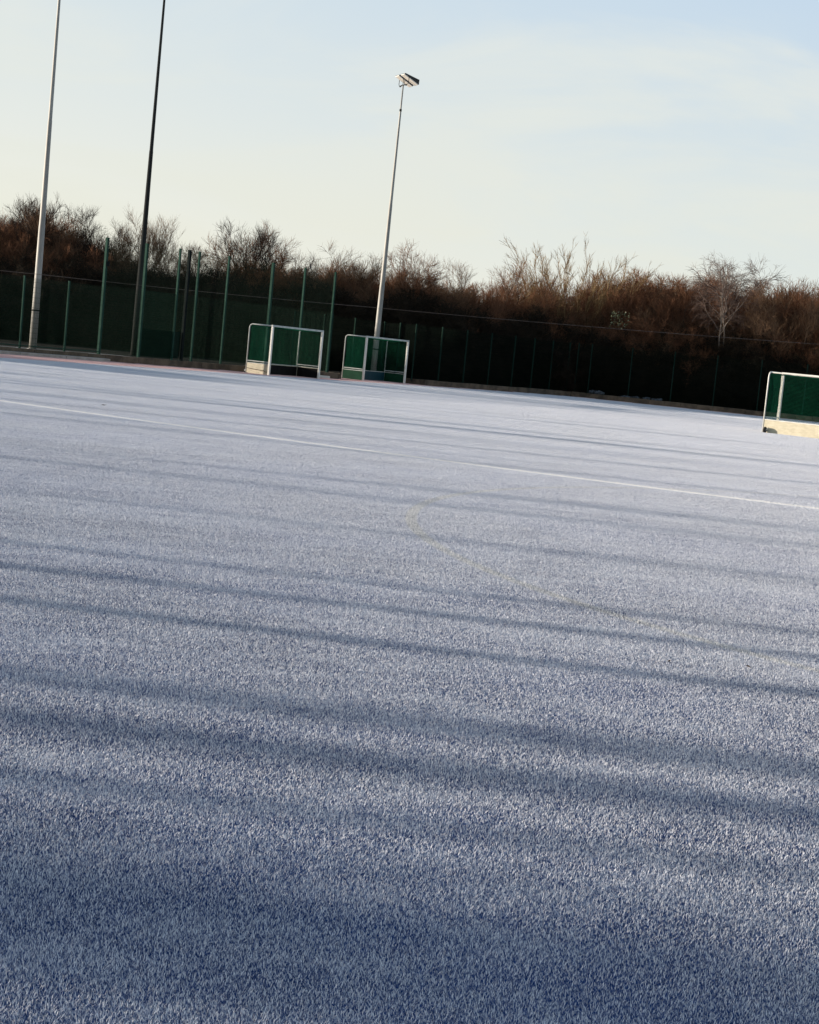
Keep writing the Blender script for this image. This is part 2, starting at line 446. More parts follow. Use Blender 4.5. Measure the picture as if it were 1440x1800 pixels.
def fibre_patch(name, seed, grid, per, wid, size=1.0, tall_share=0.43):
    rs = np.random.RandomState(seed)
    g = np.arange(grid) / grid * size - size / 2
    gx, gy = np.meshgrid(g, g)
    bx = np.repeat(gx.ravel(), per); by = np.repeat(gy.ravel(), per); n = len(bx)
    st = size / grid
    bx = bx + rs.uniform(0, st, n); by = by + rs.uniform(0, st, n)
    # tall upright fibres carry the rime on their tips; short matted ones below stay blue
    tall = rs.uniform(0, 1, n) < tall_share
    az = rs.uniform(0, 2 * np.pi, n); h = np.where(tall, rs.uniform(0.0125, 0.0185, n), rs.uniform(0.006, 0.010, n))
    lean = np.where(tall, rs.uniform(0.12, 0.80, n), rs.uniform(0.3, 1.0, n)); curl = rs.uniform(-3.2, 3.2, n)
    wd = wid * np.where(tall, 0.8, 1.15)
    pts = []
    px, py, pz = bx.copy(), by.copy(), np.zeros(n)
    K_ = 4
    for k in range(K_):
        a = az + curl * k / (K_ - 1)
        pts.append((px.copy(), py.copy(), pz.copy(), a))
        t = k / (K_ - 1)
        rise = np.clip(1.0 - lean * t * 1.25, -0.35, 1)
        px = px + h * 0.46 * lean * (0.5 + t) * np.cos(a); py = py + h * 0.46 * lean * (0.5 + t) * np.sin(a)
        pz = pz + h * 0.42 * rise
    V = np.zeros((n, K_, 2, 3))
    for k, (x_, y_, z_, a) in enumerate(pts):
        ww = wd * (0.5 if k < K_ - 1 else 0.28)
        ox, oy = -np.sin(a) * ww, np.cos(a) * ww
        V[:, k, 0] = np.stack([x_ - ox, y_ - oy, z_], 1); V[:, k, 1] = np.stack([x_ + ox, y_ + oy, z_], 1)
    base = (np.arange(n) * K_ * 2)[:, None, None]
    fk = np.array([[2 * k, 2 * k + 1, 2 * k + 3, 2 * k + 2] for k in range(K_ - 1)])[None]
    return raw_mesh(name, V.reshape(-1, 3), (base + fk).reshape(-1, 4), M['turf'])
def raw_mesh(name, V, Fq, mat, smooth=False):
    me = bpy.data.meshes.new(name)
    nv, nf, k = len(V), len(Fq), Fq.shape[1]
    me.vertices.add(nv); me.vertices.foreach_set('co', np.ascontiguousarray(V, dtype=np.float32).ravel())
    me.loops.add(nf * k); me.loops.foreach_set('vertex_index', np.ascontiguousarray(Fq, dtype=np.int32).ravel())
    me.polygons.add(nf); me.polygons.foreach_set('loop_start', np.arange(nf, dtype=np.int32) * k)
    me.update(calc_edges=True)
    if mat: me.materials.append(mat)
    return me
patches = [bpy.data.objects.new('turf_patch', fibre_patch('turf_patch', 11 + i, 160, 2, 0.00165)) for i in range(3)]
def inside(p):
    v = Vector((p[0], p[1], 0)) - A0; a, dp = v.dot(D1), v.dot(N1)
    if REC0 + .45 < a < REC1 - .45 and dp < RECD - .45: return True
    v2 = Vector((p[0], p[1], 0)) - C0
    return dp < -0.45 and v2.dot(N2) < -0.45
near = []
for iy in range(1, 100):
    for ix in range(-34, 46):
        x_, y_ = ix + 0.5, iy + 0.5
        if abs(x_) < 0.27 * y_ + 5 and inside((x_, y_)): near.append((x_, y_, 0.0))
rs = np.random.RandomState(5)
scatter('turf_fibres', near, (rs.randint(0, 4, len(near)) * math.pi / 2).tolist(), [1.0] * len(near), patches)

# ------------------------------------------------------------------ bare trees
def grow(seed, H, stems=6, spread=0.45, lev=((11, .42, .7), (9, .21, .75), (8, .11, .8)), r0=0.05, trop=0.25, wander=0.12, droop=0.0, start=0.22, single=False):
    """returns [(P, Rad)] per level; P is (n,K,3) polylines"""
    rs = np.random.RandomState(seed)
    def poly(base, dr, ln, K_, tr, wd):
        n = len(base); P = np.zeros((n, K_, 3)); P[:, 0] = base; d = dr.copy()
        for k in range(1, K_):
            d = d + rs.normal(0, wd, (n, 3)); d[:, 2] += tr
            d /= np.linalg.norm(d, axis=1)[:, None]
            P[:, k] = P[:, k - 1] + d * (ln / (K_ - 1))[:, None]
        return P
    az = rs.uniform(0, 2 * np.pi) + np.arange(stems) * 2 * np.pi / stems + rs.normal(0, .3, stems)
    tl = spread * rs.uniform(0.25, 1.0, stems)
    if single: tl[0] = 0.05
    dr = np.stack([np.cos(az) * tl, np.sin(az) * tl, np.ones(stems)], 1); dr /= np.linalg.norm(dr, axis=1)[:, None]
    base = np.stack([np.cos(az) * .12, np.sin(az) * .12, np.zeros(stems)], 1)
    ln = H * rs.uniform(0.72, 0.98, stems)
    P = poly(base, dr, ln, 9, 0.03, wander * .8)
    rad = r0 * np.linspace(1, 0.22, 9)[None] * rs.uniform(.7, 1.15, stems)[:, None]
    out_ = [(P, rad)]
    for li, (cnt, lf, ang) in enumerate(lev):
        n, K_ = P.shape[:2]
        t = (start if li == 0 else 0.12) + (1 - (start if li == 0 else 0.12)) * rs.uniform(0, 1, (n, cnt)) ** .85
        f = t * (K_ - 1); i0 = np.clip(f.astype(int), 0, K_ - 2); fr = f - i0
        ii = np.arange(n)[:, None]
        b_ = P[ii, i0] * (1 - fr[..., None]) + P[ii, i0 + 1] * fr[..., None]
        d = P[ii, i0 + 1] - P[ii, i0]; d /= np.linalg.norm(d, axis=2)[..., None]
        rv = rs.normal(0, 1, d.shape); rv -= (rv * d).sum(2)[..., None] * d; rv /= np.linalg.norm(rv, axis=2)[..., None]
        a = ang * rs.uniform(.55, 1.15, (n, cnt))[..., None]
        nd = d * np.cos(a) + rv * np.sin(a)
        L_ = (H * lf * rs.uniform(.5, 1.15, (n, cnt)) * (1.15 - 0.55 * t)).ravel()
        rr = (rad[ii, i0] * .55).ravel()
        Kc = (6, 5, 4, 3)[li]
        last = li == len(lev) - 1
        tr = trop if not (droop and li >= 1) else -droop
        P2 = poly(b_.reshape(-1, 3), nd.reshape(-1, 3), L_, Kc, tr, wander * (1.3 if last else 1.1))
        mn = (0.012, 0.0085, 0.0065, 0.005)[li]
        rad2 = np.maximum(rr, mn)[:, None] * np.linspace(1, .4, Kc)[None]
        P, rad = P2, rad2
        out_.append((P, rad))
    return out_
def tubes(levels, name, mat, sides=3):
    Vs, Fs, b = [], [], 0
    for P, rad in levels:
        n, K_ = P.shape[:2]
        t = np.gradient(P, axis=1); t /= np.linalg.norm(t, axis=2)[..., None] + 1e-9
        ref = np.where(np.abs(t[..., 2:3]) > .9, np.array([1., 0, 0]), np.array([0, 0, 1.]))
        a = np.cross(t, ref); a /= np.linalg.norm(a, axis=2)[..., None]; c = np.cross(t, a)
        V = np.stack([P + rad[..., None] * (math.cos(2 * math.pi * k / sides) * a + math.sin(2 * math.pi * k / sides) * c) for k in range(sides)], 2)
        Vs.append(V.reshape(-1, 3))
        idx = b + np.arange(n * K_ * sides).reshape(n, K_, sides)
        q = np.stack([idx[:, :-1], np.roll(idx, -1, 2)[:, :-1], np.roll(idx, -1, 2)[:, 1:], idx[:, 1:]], -1)
        Fs.append(q.reshape(-1, 4)); b += n * K_ * sides
    return raw_mesh(name, np.concatenate(Vs), np.concatenate(Fs), mat)
def tree_meshes(seed, barkm, twigm, **kw):
    lv = grow(seed, 1.0 * kw.pop('H', 7.0), **kw)
    return tubes(lv[:2], 'trunk', barkm, 5), tubes(lv[2:], 'crown', twigm, 3)
KINDS = {
    'fan': [tree_meshes(101, M['bark'], M['twig'], stems=9, spread=.50, trop=.16),
            tree_meshes(102, M['bark'], M['twig'], stems=8, spread=.38, trop=.2)],
    'tall': [tree_meshes(111, M['bark'], M['twig_dark'], stems=4, spread=.22, trop=.14, lev=((12, .34, .6), (8, .17, .7), (8, .095, .8))),
             tree_meshes(112, M['bark'], M['twig_dark'], stems=5, spread=.30, trop=.12, lev=((12, .32, .6), (8, .16, .7), (8, .095, .8)))],
    'round': [tree_meshes(121, M['bark'], M['twig'], stems=3, spread=.25, trop=.08, start=.35, lev=((14, .40, .85), (9, .2, .8), (8, .10, .8))),
              tree_meshes(122, M['bark'], M['twig_red'], stems=4, spread=.35, trop=.06, start=.30, lev=((13, .38, .9), (9, .2, .85), (8, .10, .8)))],
    'gold': [tree_meshes(131, M['twig_gold'], M['twig_gold'], stems=64, spread=.85, trop=.01, wander=.045, r0=.024, start=.4, lev=((5, .22, .35), (4, .11, .45), (3, .06, .5)))],
    'hedge': [tree_meshes(141, M['bark'], M['twig_red'], stems=11, spread=.40, trop=.2, lev=((11, .36, .7), (8, .18, .8), (8, .095, .9))),
              tree_meshes(142, M['bark'], M['twig'], stems=10, spread=.45, trop=.15, lev=((11, .38, .75), (8, .19, .8), (8, .095, .9)))],
    'birch': [tree_meshes(155, M['birch_bark'], M['birch_twig'], stems=4, spread=.50, trop=.04, droop=.15, r0=.075, wander=.16, start=.62, lev=((13, .34, .8), (9, .17, .7), (6, .09, .7)))],
}
def tree(name, kind, var, x_, y_, top, yaw, label, cat='tree', group='bare trees behind the fence', sx=1.0):
    tr_m, cr_m = KINDS[kind][var]
    co = np.empty(len(cr_m.vertices) * 3, dtype=np.float32); cr_m.vertices.foreach_get('co', co)
    hz = float(np.percentile(co[2::3], 99.7))
    e = empty(name, (x_, y_, GROUND_Z - 0.03), yaw)
    s_ = (top - GROUND_Z) / hz
    e.scale = (s_ * sx, s_ * sx, s_)
    link('trunk', tr_m, e); link('crown', cr_m, e)
    return tag(e, label, cat, group)
TREES = [
 ('bare_tree', 'tall', 0, -23.62, 92.1, 7.77, 0.3, 'tall thin bare tree at the far left, left of the leftmost pale mast'),
 ('bare_tree', 'tall', 1, -21.98, 92.4, 8.17, 1.9, 'tall bare tree straight behind the leftmost pale mast, topping the dark thicket'),
 ('bare_tree', 'fan', 1, -20.29, 92.7, 7.42, 2.2, 'dark many-stemmed bare tree just right of the leftmost pale mast'),
 ('bare_tree', 'tall', 0, -18.78, 93.0, 7.84, 4.0, 'slender bare tree with upright twigs behind the first tall green fence post'),
 ('bare_tree', 'fan', 0, -17.37, 93.3, 7.12, 0.9, 'bare fan-shaped tree filling the gap between first tall green post and dark mast'),
 ('bare_tree', 'fan', 1, -15.79, 93.6, 7.69, 3.4, 'bare tree with forked upright stems just right of the dark mast'),
 ('bare_tree', 'fan', 0, -14.03, 94.0, 6.38, 5.0, 'short bare tree behind the black fence post'),
 ('bare_tree', 'round', 0, -12.15, 94.4, 6.76, 1.2, 'low rounded bare tree above the tall fence, left of the forked tall one'),
 ('bare_tree', 'tall', 1, -10.25, 94.7, 8.02, 2.7, 'narrow bare tree, left half of the highest tangle above the left goal'),
 ('bare_tree', 'round', 1, -8.90, 95.0, 7.94, 0.2, 'broad twisted reddish bare tree directly above the left goal'),
 ('bare_tree', 'fan', 1, -7.01, 95.4, 6.31, 4.4, 'low bare tree behind the bird on the tall fence'),
 ('bare_tree', 'round', 0, -5.19, 95.7, 7.35, 3.9, 'round-headed pale bare tree left of the pole with the floodlight'),
 ('bare_tree', 'hedge', 1, -3.49, 96.0, 6.47, 1.0, 'bushy bare tree right behind the pole with the floodlight'),
 ('bare_tree', 'round', 1, -1.55, 96.4, 7.76, 2.0, 'dense red-brown bare tree with a pointed top, right of the floodlight pole'),
 ('bare_tree', 'fan', 0, 0.71, 96.8, 7.02, 5.6, 'wide bare tree leaning out to the right beside the gap in the skyline'),
 ('bare_tree', 'hedge', 0, 3.00, 98.0, 6.05, 0.6, 'lowest bare tree, in the dip of the skyline'),
 ('bare_tree', 'round', 1, 4.60, 100.0, 7.60, 3.0, 'small twisted bare tree just right of the dip in the skyline'),
 ('bare_tree', 'hedge', 1, 6.30, 102.1, 7.20, 4.1, 'brown bare tree between the small twisted one and the golden one'),
 ('bare_tree', 'gold', 0, 8.80, 104.8, 9.30, 0.0, 'large golden bare tree with long twigs fanning out above all its neighbours'),
 ('bare_tree', 'hedge', 0, 11.60, 104.0, 7.50, 2.5, 'red-brown bushy tree standing behind the pale ivy clump'),
 ('bare_tree', 'hedge', 1, 13.60, 103.3, 7.70, 3.7, 'level-topped brown tree midway between the ivy clump and the pale birch'),
 ('bare_tree', 'hedge', 0, 15.80, 102.6, 7.75, 5.2, 'red-brown tree touching the left side of the pale birch'),
 ('birch_tree', 'birch', 0, 18.30, 101.0, 9.40, 1.0, 'pale birch with forked white stems and drooping twigs above the right goal'),
 ('bare_tree', 'hedge', 1, 21.40, 100.7, 7.90, 0.4, 'golden-brown bushy tree just right of the pale birch'),
 ('bare_tree', 'hedge', 0, 23.33, 100.8, 8.03, 1.6, 'red-brown tree cut by the right edge of the photo'),
]
for (nm, kd, vr, x_, y_, top, yaw, lab) in TREES:
    tree(nm, kd, vr, x_, y_, top, yaw, lab)

# dense scrub between and below the trees: one mass nobody could count
def scrub_obj(seed, mat, **kw):
    lv = grow(seed, 4.0, **kw)
    return bpy.data.objects.new('scrub', tubes(lv[1:], 'scrub', mat, 3))
scrubs = [scrub_obj(201, M['twig_red'], stems=12, spread=.6, trop=.06, wander=.2, start=.05, lev=((10, .42, .9), (8, .22, .9), (6, .11, 1.))),
          scrub_obj(202, M['twig'], stems=12, spread=.55, trop=.1, wander=.18, start=.05, lev=((10, .40, .9), (8, .22, .9), (6, .11, 1.))),
          scrub_obj(203, M['twig_red'], stems=12, spread=.5, trop=.14, wander=.15, start=.05, lev=((10, .40, .8), (8, .22, .8), (6, .11, .9)))]
rs = np.random.RandomState(77)
pts, yaws, scls = [], [], []
def mass_top(xd):       # height of the solid mass by bearing (X/Y)
    return float(np.interp(xd, [-.45, -.30, -.225, -.205, -.185, -.13, -.115, -.08, .0, .045, .08, .12, .18, .30], [5.5, 6.5, 6.4, 5.4, 4.2, 4.2, 5.1, 5.3, 5.3, 5.1, 6.0, 6.8, 7.1, 7.4]))
for k_row, (dy, k) in enumerate(((-4.5, .5), (-2.5, .8), (0.0, 1.0), (3.0, 1.0), (6.0, 1.0), (9.5, .95), (13.0, .95), (17.0, .95))):
    for xd in np.arange(-.45, .275, .0072):
        if xd > 0.02 and dy > 7: continue
        xd_ = xd + rs.uniform(-.003, .003)
        y_ = float(np.interp(xd_, [-.45, -.30, 0, .09, .30], [95, 93, 99, 106, 104])) + dy + rs.uniform(-.8, .8)
        if xd_ > .10: y_ = max(y_, 98.2 + (xd_ - .1) * -20 + rs.uniform(0, .8))
        t = 1.58 + (mass_top(xd_) - 1.58) * k * rs.uniform(.8, 1.05)
        pts.append((xd_ * y_, y_, GROUND_Z)); yaws.append(rs.uniform(0, 6.28)); scls.append(t / 4.1)
scatter('thicket', pts, yaws, scls, scrubs)
# scrub along the foot of the wood, coloured near-black for its deep shade
dark = [bpy.data.objects.new('bramble', tubes(grow(231 + i, 3.0, stems=14, spread=.75, trop=.02, wander=.25, start=.03, r0=.04, lev=((10, .45, 1.), (9, .25, 1.), (8, .13, 1.)))[1:], 'bramble', M['bramble'], 3)) for i in range(2)]
pts, yaws, scls = [], [], []
for dy, h_ in ((-8.0, 2.0), (-6.4, 3.3), (-5.0, 3.9)):
    for xd in np.arange(-.29, .285, .0068):
        xd_ = xd + rs.uniform(-.003, .003)
        y_ = float(np.interp(xd_, [-.30, 0, .09, .30], [93, 99, 107, 105])) + dy + rs.uniform(-.6, .6)
        if xd_ > .10: y_ = max(y_, 97.6 + (xd_ - .1) * -20 + rs.uniform(0, .8))
        pts.append((xd_ * y_, y_, GROUND_Z)); yaws.append(rs.uniform(0, 6.28)); scls.append(h_ * rs.uniform(.8, 1.15) / 2.9)
scatter('undergrowth', pts, yaws, scls, dark)

# ivy clump caught by the sun
iv = MB(); rg = random.Random(21)
for k in range(170):
    u_, v_ = rg.uniform(-.55, .55), rg.uniform(-.55, .5)
    if rg.random() < .45 - .5 * max(abs(u_), abs(v_)) + .3 * math.sin(7 * u_ + 3 * v_): continue
    c = Vector((u_, rg.uniform(-.25, .25), v_)); s_ = rg.uniform(.03, .06)
    a = Vector((rg.gauss(0, 1), rg.gauss(0, 1), rg.gauss(0, 1))).normalized(); b_ = a.orthogonal().normalized(); c2 = a.cross(b_)
    iv.add([c - b_ * s_, c + c2 * s_ * .7, c + b_ * s_ * 1.2, c - c2 * s_ * .7], [(0, 1, 2, 3)])
io = iv.build('ivy_clump', M['ivy']); io.location = (11.2, 98.2, 4.72)
tag(io, 'squarish clump of pale sunlit ivy leaves high in the brown thicket', 'ivy')

# ------------------------------------------------------------------ fences
def wire_panel(w_, h_, parent, p0, p1, z0, mat=None, pitch=0.05, rows=0.2, r_=0.0026):
    """welded mesh panel between two posts"""
    V, Fq, b = [], [], 0
    segs = [((i * pitch, 0, 0), (i * pitch, 0, h_)) for i in range(1, int(w_ / pitch))] + \
           [((0, 0.004, j * rows), (w_, 0.004, j * rows)) for j in range(0, int(h_ / rows) + 1)]
    mb = MB()
    for q0, q1 in segs:
        if q0[0] == q1[0]: o1, o2 = (r_, 0, 0), (0, r_ * 1.5, 0)
        else: o1, o2 = (0, 0, r_), (0, r_ * 1.5, 0)
        P = [Vector(q0) - Vector(o1), Vector(q0) + Vector(o1), Vector(q0) + Vector(o2), Vector(q1) - Vector(o1), Vector(q1) + Vector(o1), Vector(q1) + Vector(o2)]
        mb.add(P, [(0, 1, 4, 3), (1, 2, 5, 4), (2, 0, 3, 5)])
    o = mb.build('mesh_panel', mat or M['mesh_wire'], parent)
    d = Vector(p1) - Vector(p0)
    o.location = (p0[0], p0[1], z0); o.rotation_euler = (0, 0, math.atan2(d.y, d.x))
    return o
def fence(name, pts, top, label, group=None, specials={}, z0=GROUND_Z, wid=0.06, pm='green_post', wm='mesh_wire', pitch=.05, wr=.0026):
    root = empty(name, (0, 0, 0))
    tag(root, label, 'fence', group)
    for i, p in enumerate(pts):
        mb = MB(); w_ = wid; mt = M[pm]
        if specials.get(i) == 'black': mt = M['black_post']; w_ = wid * 1.45
        if specials.get(i) == 'wide': w_ = wid * 1.35
        mb.box(-w_ / 2, w_ / 2, -w_ * .6, w_ * .6, -0.05, top - z0)
        mb.box(-w_ / 2 - .006, w_ / 2 + .006, -w_ * .6 - .006, w_ * .6 + .006, top - z0 + .001, top - z0 + .03)
        q = pts[min(i + 1, len(pts) - 1)] - pts[max(i - 1, 0)]
        o = mb.build('post', mt, root); o.location = (p.x, p.y, z0); o.rotation_euler = (0, 0, math.atan2(q.y, q.x))
        if mt is M['black_post']: o['label'] = 'black post among the green ones'
    for i in range(len(pts) - 1):
        ln = (pts[i + 1] - pts[i]).length
        wire_panel(ln, top - z0 - .06, root, pts[i], pts[i + 1], z0 + .04, M[wm], pitch, .2, wr)
    return root
fo = 0.5                                    # fence line stands half a metre behind the kerb face
def FL_(a, dep=0.0): return L(a, fo + dep)
low_left = [FL_(a) for a in (-22.3, -20.1, -17.9, -15.7, -13.5, -11.35, -9.1, -7.28)]
fl = fence('mesh_fence', low_left, 3.08, 'low green mesh fence at the left, beside the nearest pale mast', 'mesh fences round the pitch', pitch=.035, wr=.0038)
br = MB()
for i in range(len(low_left) - 1):
    p, q = low_left[i], low_left[i + 1]
    br.tube([p + Vector((0, 0, GROUND_Z + .12)) - N1 * .05, q + Vector((0, 0, GROUND_Z + .12)) - N1 * .05], .022, 6)
br.build('bottom_rail', M['green_post'], fl)
tall_a = (-7.28, -5.09, -3.16, -2.6, -2.0, -0.17, 2.70, 4.90, 7.06)
tall = [FL_(a) for a in tall_a]
ft = fence('mesh_fence', tall, 5.04, 'tall green mesh fence behind the left goal', 'mesh fences round the pitch', {0: 'wide', 1: 'wide', 3: 'black', 6: 'wide'}, wid=.075)
ws = MB(); q0, q1 = FL_(-5.0, .09), FL_(-2.7, .09)
ws.hexa([q0 + Vector((0, 0, .34)), q1 + Vector((0, 0, .34)), q1 + N1 * .012 + Vector((0, 0, .34)), q0 + N1 * .012 + Vector((0, 0, .34)),
         q0 + Vector((0, 0, 1.5)), q1 + Vector((0, 0, 1.5)), q1 + N1 * .012 + Vector((0, 0, 1.5)), q0 + N1 * .012 + Vector((0, 0, 1.5))])
ws.build('windbreak_sheet', M['sheet'], ft)
# rebound mesh: a second, finer layer over the lower three metres
for i in range(len(tall) - 1):
    o = wire_panel((tall[i + 1] - tall[i]).length, 2.8, ft, tall[i] + N1 * .03, tall[i + 1] + N1 * .03, GROUND_Z + .05, M['mesh_wire'], .02 if i == 1 else .035, .02 if i == 1 else .1, .0045 if i == 1 else .003)
    o.name = 'rebound_panel'
bx = MB(); c = FL_(-7.28) + Vector((.1, -.03, 4.0)); bx.box(c.x - .05, c.x + .06, c.y - .06, c.y + .06, c.z - .1, c.z + .1)
bx.build('junction_box', M['black_post'], ft, bevel=.01)
low_r = [FL_(7.06) + N1 * 0.0] + [FL_(7.4, 2.7), FL_(9.6, 2.7), FL_(12.0, 2.7), FL_(14.4, 2.7), FL_(14.05, 1.35), FL_(13.68)] + [FL_(a) for a in (15.9, 18.09, 20.33, 22.58, 24.5, 26.37, 28.15)] 
low_r[0] = FL_(7.25, .1)
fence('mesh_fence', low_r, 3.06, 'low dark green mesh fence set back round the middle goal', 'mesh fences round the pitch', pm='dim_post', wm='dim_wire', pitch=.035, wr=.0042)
right = [Q(a, fo) for a in (0.05, 0.85, 3.24, 5.71, 8.15, 10.64, 13.15, 15.6, 18.0, 20.5)]
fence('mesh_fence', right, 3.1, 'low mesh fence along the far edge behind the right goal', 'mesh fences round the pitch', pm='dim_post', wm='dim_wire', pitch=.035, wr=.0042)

# ------------------------------------------------------------------ floodlight masts
def mast(x_, y_, z_, mat, label, aim, hatch=1.55, H=14.55, tilt=0.0):
    root = empty('floodlight_mast', (x_, y_, z_))
    root.rotation_euler = (Matrix.Rotation(tilt, 3, 'Y') @ Matrix.Rotation(aim, 3, 'Z')).to_euler()
    tag(root, label, 'floodlight', 'floodlight masts round the pitch')
    mb = MB()
    hs = [0, 2.0, 4.9, 5.0, 9.0, 9.1, H - 1.35, H - 1.2, H]
    rs_ = [.155, .145, .128, .118, .088, .08, .05, .042, .036]
    mb.tube([(0, 0, h) for h in hs], rs_, 16); mb.build('pole', mat, root, smooth=True)
    b_ = MB(); b_.box(-.2, .2, -.2, .2, -.05, .02); b_.build('base_plate', mat, root, bevel=.008)
    b_ = MB(); b_.lathe([(-.03, .158), (-.028, .168), (.028, .168), (.03, .158)], (0, 0, hatch), (0, 0, 1)); b_.box(-.225, -.15, -.045, .045, hatch - .05, hatch + .05)
    b_.build('clamp', M['dark_galv'], root)
    b_ = MB(); b_.lathe([(-.06, .05), (-.058, .06), (.058, .06), (.06, .05)], (0, 0, H - 1.25), (0, 0, 1), 12); b_.build('collar', M['dark_galv'], root)
    # head: cross arm with two U brackets, each carrying a wedge shaped lamp whose glass faces down
    arm = MB(); arm.tube([(-.42, 0, H - .02), (-.2, 0, H + .02), (.2, 0, H + .02), (.42, 0, H - .02)], .032, 8); arm.build('cross_arm', M['dark_galv'], root)
    for s_ in (-1, 1):
        cx_ = s_ * .36
        u = MB(); u.tube([(cx_ - .26, .02, H + .40), (cx_ - .27, .02, H + .10), (cx_ - .2, .02, H + .03), (cx_ + .2, .02, H + .03), (cx_ + .27, .02, H + .10), (cx_ + .26, .02, H + .40)], .016, 6)
        u.build('bracket', M['dark_galv'], root)
        t = R(27)                               # tilt of the lamp: nose down-forward
        def P(x0, y0, z0):
            y0 = y0 * 1.15 + .26
            return Vector((cx_ + x0, .02 + y0 * math.cos(t) + z0 * math.sin(t), H + .40 - y0 * -math.sin(t) * -1 + z0 * math.cos(t)))
        body = MB()
        fr = [(-.25, -.48, -.02), (.25, -.48, -.02), (.25, .36, -.02), (-.25, .36, -.02)]
        tp = [(-.2, -.42, .05), (.2, -.42, .05), (.2, .28, .22), (-.2, .28, .22)]
        body.hexa([P(*p) for p in fr] + [P(*p) for p in tp])
        lamp = body.build('lamp_housing', M['lamp_body'], root, bevel=.012)
        g = MB(); g.hexa([P(*p) for p in [(-.235, -.46, -.06), (.235, -.46, -.06), (.235, .34, -.06), (-.235, .34, -.06), (-.235, -.46, -.021), (.235, -.46, -.021), (.235, .34, -.021), (-.235, .34, -.021)]])
        g.build('glass', M['lamp_glass'], lamp, bevel=.012)
    return root
mast(-15.68, 66.6, GROUND_Z, M['galv'], 'leftmost pale steel mast, lit on one side, rising out of the photo', R(-66), H=16.0)
mast(-12.95, 74.2, GROUND_Z, M['dark_galv'], 'dark grey mast behind the tall fence, rising out of the photo', R(-66), H=17.2, tilt=R(.25))
mast(-2.60, 86.45, 0.0, M['galv'], 'pale mast behind the middle goal with its floodlight head in view', R(-66), hatch=1.6, H=15.1, tilt=R(.5))
cb = MB()
def cable(p, q, sag, n=14):
    p, q = Vector(p), Vector(q)
    return [p.lerp(q, i / n) - Vector((0, 0, sag * 4 * (i / n) * (1 - i / n))) for i in range(n + 1)]
p1 = Vector((-15.68 + .1, 66.5, 3.235)); p3 = Vector((-2.66 - .09, 86.36, 3.73)); p4 = Vector((30.0, 88.0, 4.45)); p0 = Vector((-27, 49.3, 2.9))
cb.tube(cable(p0, p1, .03), .010, 6); cb.tube(cable(p1, p3, .05), .010, 6); cb.tube(cable(p3 + Vector((.17, .02, 0)), p4, .13, 24), .010, 6)
tag(cb.build('cable', M['cable']), 'thin pale cable strung between the masts in front of the fences', 'cable')

